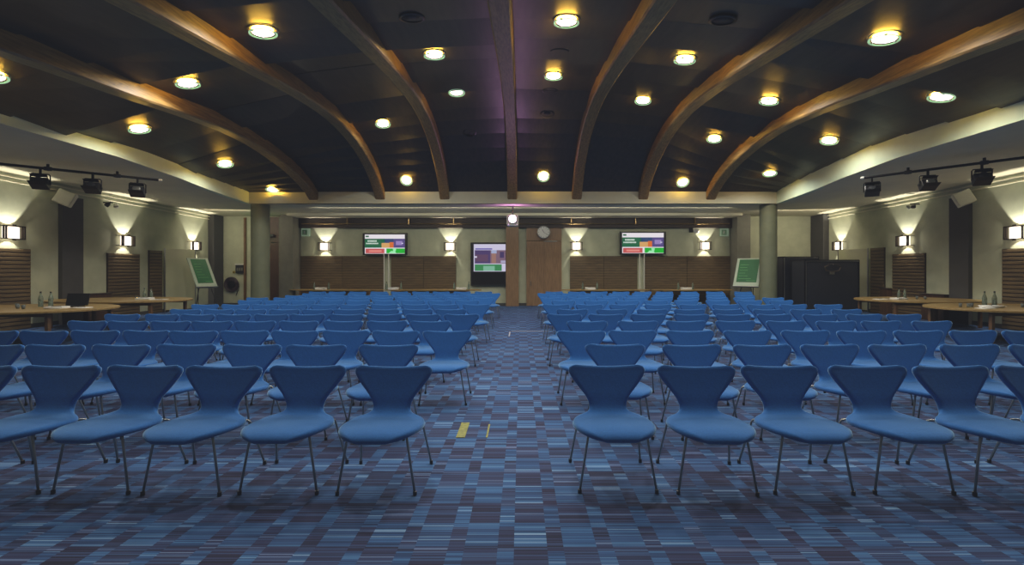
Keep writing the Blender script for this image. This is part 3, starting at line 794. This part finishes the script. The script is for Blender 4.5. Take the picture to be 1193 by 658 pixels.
# ---------------------------------------------------------------- flip charts
def chart(x,y,rz,label,W,Hh,lean):
    rt=thing('chart_easel',label,'chart easel',(0,0,0),'green chart easels')
    T=Matrix.Translation((0,0,.92))@Matrix.Rotation(math.radians(-lean),4,'X')
    MB().box(-W/2,W/2,-.02,.02,0,Hh,T).build('board',M['easel'],rt,bevel=.01)
    g=MB().box(-W/2+.10,W/2-.10,-.026,-.02,.2,Hh-.06,T).build('green_sheet',M['green'],rt)
    mb=MB()
    for k,w in enumerate((.42,.36,.40,.30,.44,.62)): mb.box(-W/2+.16,-W/2+.16+w*W*.8,-.03,-.026,Hh-.3-k*.12,Hh-.285-k*.12,T)
    mb.box(.0,W/2-.15,-.03,-.026,.26,.275,T)
    mb.build('lettering',M['greenline'],g)
    MB().box(-W/2,W/2,-.07,-.0,0.0,.03,T).build('pen_tray',M['alu'],rt,bevel=.004)
    for sx in (-1,1): MB().tube([(sx*.14,.38,1.4),(sx*.36,-.12,.0)],.016).build('leg',M['blackmetal'],rt,smooth=True)
    MB().tube([(0,.42,1.5),(0,.9,0)],.016).build('leg',M['blackmetal'],rt,smooth=True)
    MB().tube([(0,.42,1.5),(0,.02,.95)],.016).build('mast',M['blackmetal'],rt,smooth=True)
    rt.location=(x,y,0); rt.rotation_euler=(0,0,rz)
chart(-11.72,17.0,math.radians(60),'tilted white-framed chart easel with green sheet near left wall',.72,1.34,34)
chart(8.68,17.6,math.radians(-45),'tilted white-framed chart easel with green sheet before the right round column',.94,1.24,25)

# ---------------------------------------------------------------- black cases on the right
def case(x0,x1,y0,y1,z,label):
    rt=thing('flight_case',label,'flight case',((x0+x1)/2,(y0+y1)/2,0),'tall black flight cases')
    MB().box(x0,x1,y0,y1,.1,z).build('body',M['case'],rt,bevel=.01)
    mb=MB(); e=.02
    for x in (x0,x1):
        for y in (y0,y1): mb.box(x-e,x+e,y-e,y+e,.1,z+.01)
    for y in (y0,y1): mb.box(x0,x1,y-e,y+e,z-.02,z+.02)
    for x in (x0,x1): mb.box(x-e,x+e,y0,y1,z-.02,z+.02)
    mb.build('edge_profile',M['blackmetal'],rt)
    MB().tube([(x0+.02,y0-.03,.2),(x0+.02,y0-.03,z-.03),(x1-.02,y0-.03,z-.03)],.014).build('rail',M['alu'],rt,smooth=True)
    for x in (x0+.12,x1-.12):
        for y in (y0+.12,y1-.12): MB().lathe([(.05,-.02),(.05,.02)],n=14,mx=Matrix.Translation((x,y,.05))@Matrix.Rotation(PI/2,4,'Y')).build('castor',M['black'],rt,smooth=True)
    MB().box((x0+x1)/2-.09,(x0+x1)/2+.09,y0-.02,y0,z-.5,z-.4).build('latch',M['alu'],rt,bevel=.004)
    return rt
case(9.98,11.3,17.3,18.3,2.08,'tall matt black flight case right of the right round column')
c_=case(10.05,11.95,16.1,16.9,1.93,'wide black flight case in front of the taller black case')
rt=thing('cable_coil','loose dark cable coil hanging on the front of the wide black case','cable',(10.85,16.0,1.6))
pts=[(10.95+.28*math.cos(a*.5)+.03*math.sin(a*3),15.98+.02*math.sin(a*5),1.66+.13*math.sin(a*.5)) for a in range(40)]
MB().tube(pts,.012,6).build('loop',mat('brown_cable',srgb(74,62,48),.5,noise=.2),rt,smooth=True)
MB().tube([(10.95,16.1,1.80),(10.95,15.95,1.80),(10.95,15.95,1.76)],.01,6).build('hook',M['alu'],rt)

# ---------------------------------------------------------------- stage lighting bars
def bar(p0,p1,nm,fix):
    p0=Vector(p0);p1=Vector(p1); v=(p1-p0)
    rt=thing('lighting_bar',f'long black stage lighting bar hung under the {nm} soffit','lighting bar',p0,'stage lighting bars')
    MB().tube([p0,p1],.032,12).build('tube',M['blackmetal'],rt,smooth=True)
    for t in (.2,.5,.8):
        q=p0+v*t; zt=4.12
        MB().box(q.x-.02,q.x+.02,q.y-.02,q.y+.02,q.z-.05,zt).build('hanger',M['blackmetal'],rt)
        MB().lathe([(.045,-.07),(.05,-.05),(.05,.05),(.045,.07)],n=14,mx=Matrix.Translation(q)@Vector((0,0,1)).rotation_difference(v).to_matrix().to_4x4()).build('clamp',M['black'],rt,smooth=True)
    MB().lathe([(.036,0),(.036,.07),(.02,.08)],n=14,mx=Matrix.Translation(p1)@Vector((0,0,1)).rotation_difference(v).to_matrix().to_4x4()).build('end_cap',M['white'],rt,smooth=True)
    for i,(t,kind,rz) in enumerate(fix):
        q=p0+v*t
        r_=thing('stage_light',f"black stage floodlight on the {nm} lighting bar, {['nearest the camera','middle one','farthest from the camera'][i]}",'stage light',(0,0,0),'black stage floodlights')
        MB().box(-.02,.02,-.02,.02,-.12,.05).build('hook_clamp',M['blackmetal'],r_)
        MB().tube([(-.17,0,-.36),(-.17,0,-.14),(-.15,0,-.11),(.15,0,-.11),(.17,0,-.14),(.17,0,-.36)],.014,8).build('yoke',M['blackmetal'],r_,smooth=True)
        T=Matrix.Translation((0,0,-.34))@Matrix.Rotation(math.radians(-30),4,'X')
        MB().box(-.155,.155,-.12,.10,-.11,.10,T).build('housing',M['black'],r_,bevel=.015)
        MB().lathe([(.085,-.0),(.085,.03),(.07,.05),(.01,.055)],n=20,mx=T@Matrix.Translation((0,-.12,0))@Matrix.Rotation(PI/2,4,'X')).build('lens',M['alu'] if kind else M['speakergrille'],r_,smooth=True)
        for sx,sz,w,h in ((0,1,.15,.0),(0,-1,.15,.0)):
            MB().box(-.15,.15,-.22,-.12,sz*.105-.003,sz*.105+.003,T@Matrix.Rotation(sz*-.0,4,'X')).build('barn_door',M['blackmetal'],r_)
        mb=MB()
        for k in range(4): mb.box(-.13,.13,-.06+k*.04,-.045+k*.04,.10,.125,T)
        mb.build('cooling_fins',M['blackmetal'],r_)
        r_.location=q+Vector((0,0,-.03)); r_.rotation_euler=(0,0,rz)
bar((-12.9,9.55,4.02),(-9.72,12.2,4.0),'left',((.47,0,.5),(.689,0,.4),(.896,1,.5)))
bar((11.9,8.6,4.02),(8.98,11.9,4.0),'right',((.509,0,-.5),(.717,1,-.3),(.963,0,-.6)))
# small cluster spots on the cornice
for x,y,nm,sg in ((XL+.35,14.6,'left',1),(XR-.35,14.9,'right',-1)):
    z=zwall(y)-.38
    rt=thing('spotlight',f'small twin chrome spotlight under the {nm} wall cornice behind the speaker','spotlight',(x,y,z),'small cornice spotlights')
    MB().tube([(x-sg*.3,y,z+.05),(x,y,z+.05)],.02).build('arm',M['blackmetal'],rt,smooth=True)
    for k in (-1,1):
        MB().lathe([(.03,0),(.06,.04),(.065,.14),(.05,.15)],n=14,mx=Matrix.Translation((x,y+k*.12,z+.03))@Matrix.Rotation(PI*.85,4,'X')@Matrix.Rotation(k*.4,4,'Y')).build('head',M['alu'] if k>0 else M['black'],rt,smooth=True)
# tilted wall speakers
for x,y,nm,sg in ((XL+.31,13.12,'left',1),(XR-.31,13.15,'right',-1)):
    z=3.66
    rt=thing('wall_speaker',f'tilted off-white speaker box on a bracket at top of the dark {nm} pilaster','speaker',(0,0,0),'tilted wall speakers')
    T=Matrix.Rotation(sg*math.radians(30),4,'Z')@Matrix.Rotation(sg*math.radians(24),4,'Y')@Matrix.Rotation(math.radians(-6),4,'X')
    MB().box(-.2,.2,-.12,.12,-.2,.2,T).build('cabinet',M['speaker'],rt,bevel=.02)
    MB().box(-.185,.185,-.13,-.118,-.185,.185,T).build('grille',M['speaker'],rt,bevel=.004)
    MB().tube([(-sg*.38,.06,.1),(-sg*.2,.05,.05),(0,.05,0)],.025).build('bracket',M['blackmetal'],rt,smooth=True)
    rt.location=(x,y,z)

# ---------------------------------------------------------------- projector
rt=thing('ceiling_projector','white ceiling projector with brilliant pink-white lamp hanging above the aisle end','projector',(-.31,16.9,3.5))
MB().tube([(-.31,16.9,3.62),(-.31,16.9,3.96)],.03).build('pole',M['alu'],rt,smooth=True)
MB().lathe([(.09,3.94),(.09,3.96)],(-.31,16.9,0),16).build('ceiling_plate',M['alu'],rt)
MB().box(-.53,-.09,16.72,17.1,3.2,3.62).build('body',M['white'],rt,bevel=.06)
mx=Matrix.Translation((-.31,16.72,3.46))@Matrix.Rotation(PI/2,4,'X')
MB().lathe([(.13,-.02),(.13,.05),(.11,.06),(.105,.03)],n=24,mx=mx@Matrix.Diagonal((1.25,1.25,1,1)),cap=False).build('lens_barrel',M['alu'],rt,smooth=True)
MB().lathe([(.10,.0),(.09,.03),(.01,.045)],n=24,mx=mx@Matrix.Diagonal((1.25,1.25,1,1))).build('lens',M['projl'],rt,smooth='all')
lamp('lamp','POINT',(-.31,16.58,3.46),24,(.9,.35,1),shadow_soft_size=.03)  # added purple lamp by the lens, imitates flare haze on the ceiling

# ---------------------------------------------------------------- marks on the carpet
def flat(x0,x1,y0,y1,m,nm,label,cat):
    o=MB().box(x0,x1,y0,y1,.0005,.005).build(nm,M[m]); tag(o,label,cat)
flat(-.62,-.535,4.33,4.75,'tapey','floor_tape','wide yellow-green tape patch on the aisle carpet','tape')
flat(-.335,-.318,4.33,4.70,'tapey','floor_tape','thin yellow-green tape strip on the aisle carpet','tape')
flat(-.25,.72,11.78,11.83,'tapew','floor_cable_cover','thin white strip laid across the aisle carpet','cable cover')
flat(-.30,-.27,10.9,11.7,'tapew','floor_cable_cover','short white strip running along the aisle carpet','cable cover')

# ---------------------------------------------------------------- added area fills brightening the rear walls and front; no fixtures there
for nm,x,rz in (('left',FL+.0,1),('right',FR-.0,-1)):
    pass
def area(loc,rot,sx,sy,e,col):
    l=bpy.data.lights.new('fill_light','AREA'); l.shape='RECTANGLE'; l.size=sx; l.size_y=sy; l.energy=e; l.color=col
    o=bpy.data.objects.new('fill_light',l); C.objects.link(o); o.location=loc; o.rotation_euler=rot; return o
area((0,-1.5,3.9),(math.radians(52),0,0),12,1.5,20,(.75,.86,1))
area((-11.6,18.0,3.9),(math.radians(45),0,0),2.2,.3,26,(1,.86,.66))
area((11.0,18.0,3.9),(math.radians(45),0,0),3,.3,36,(1,.86,.66))
area((0,17.2,3.93),(math.radians(38),0,0),16,.15,120,(1,.94,.78))

w=bpy.data.worlds.new('world'); bpy.context.scene.world=w; w.use_nodes=True
w.node_tree.nodes['Background'].inputs[0].default_value=(.25,.35,.5,1); w.node_tree.nodes['Background'].inputs[1].default_value=.05

# downlights over the front of the room, in the same grid as those in view
for x,y,e in ((.77,4.3,215),(-1.75,4.4,215),(3.3,4.4,215),(-4.1,4.4,150),(5.6,4.4,120),(-.5,6.2,130),(2.2,6.0,130),(-6,5.8,70),(7.2,6,60)):
    lamp('lamp','SPOT',(x,y,zpan(y,x)-.15),e,(1,.96,.88),spot_size=math.radians(96),spot_blend=.9,shadow_soft_size=.14)
# ---------------------------------------------------------------- camera
cam=bpy.data.cameras.new('camera'); co=bpy.data.objects.new('camera',cam); C.objects.link(co)
co.location=(0,0,1.6); co.rotation_euler=(PI/2,0,0)
cam.sensor_width=36; cam.lens=530/1193*36
cam.shift_x=-10.5/1193; cam.shift_y=-15/1193
cam.clip_start=.05
sc_=bpy.context.scene; sc_.camera=co
vs_=sc_.view_settings; vs_.view_transform='Standard'; vs_.look='None'; vs_.exposure=0; vs_.gamma=1
vs_.use_curve_mapping=True
cm=vs_.curve_mapping
for ci,y0 in ((0,.0092),(1,.0098),(2,.0118)):
    cm.curves[ci].points[0].location=(0,y0)
cm.update()
try: sc_.cycles.use_denoising=True
except Exception: pass
sc_.cycles.max_bounces=6; sc_.cycles.sample_clamp_indirect=4
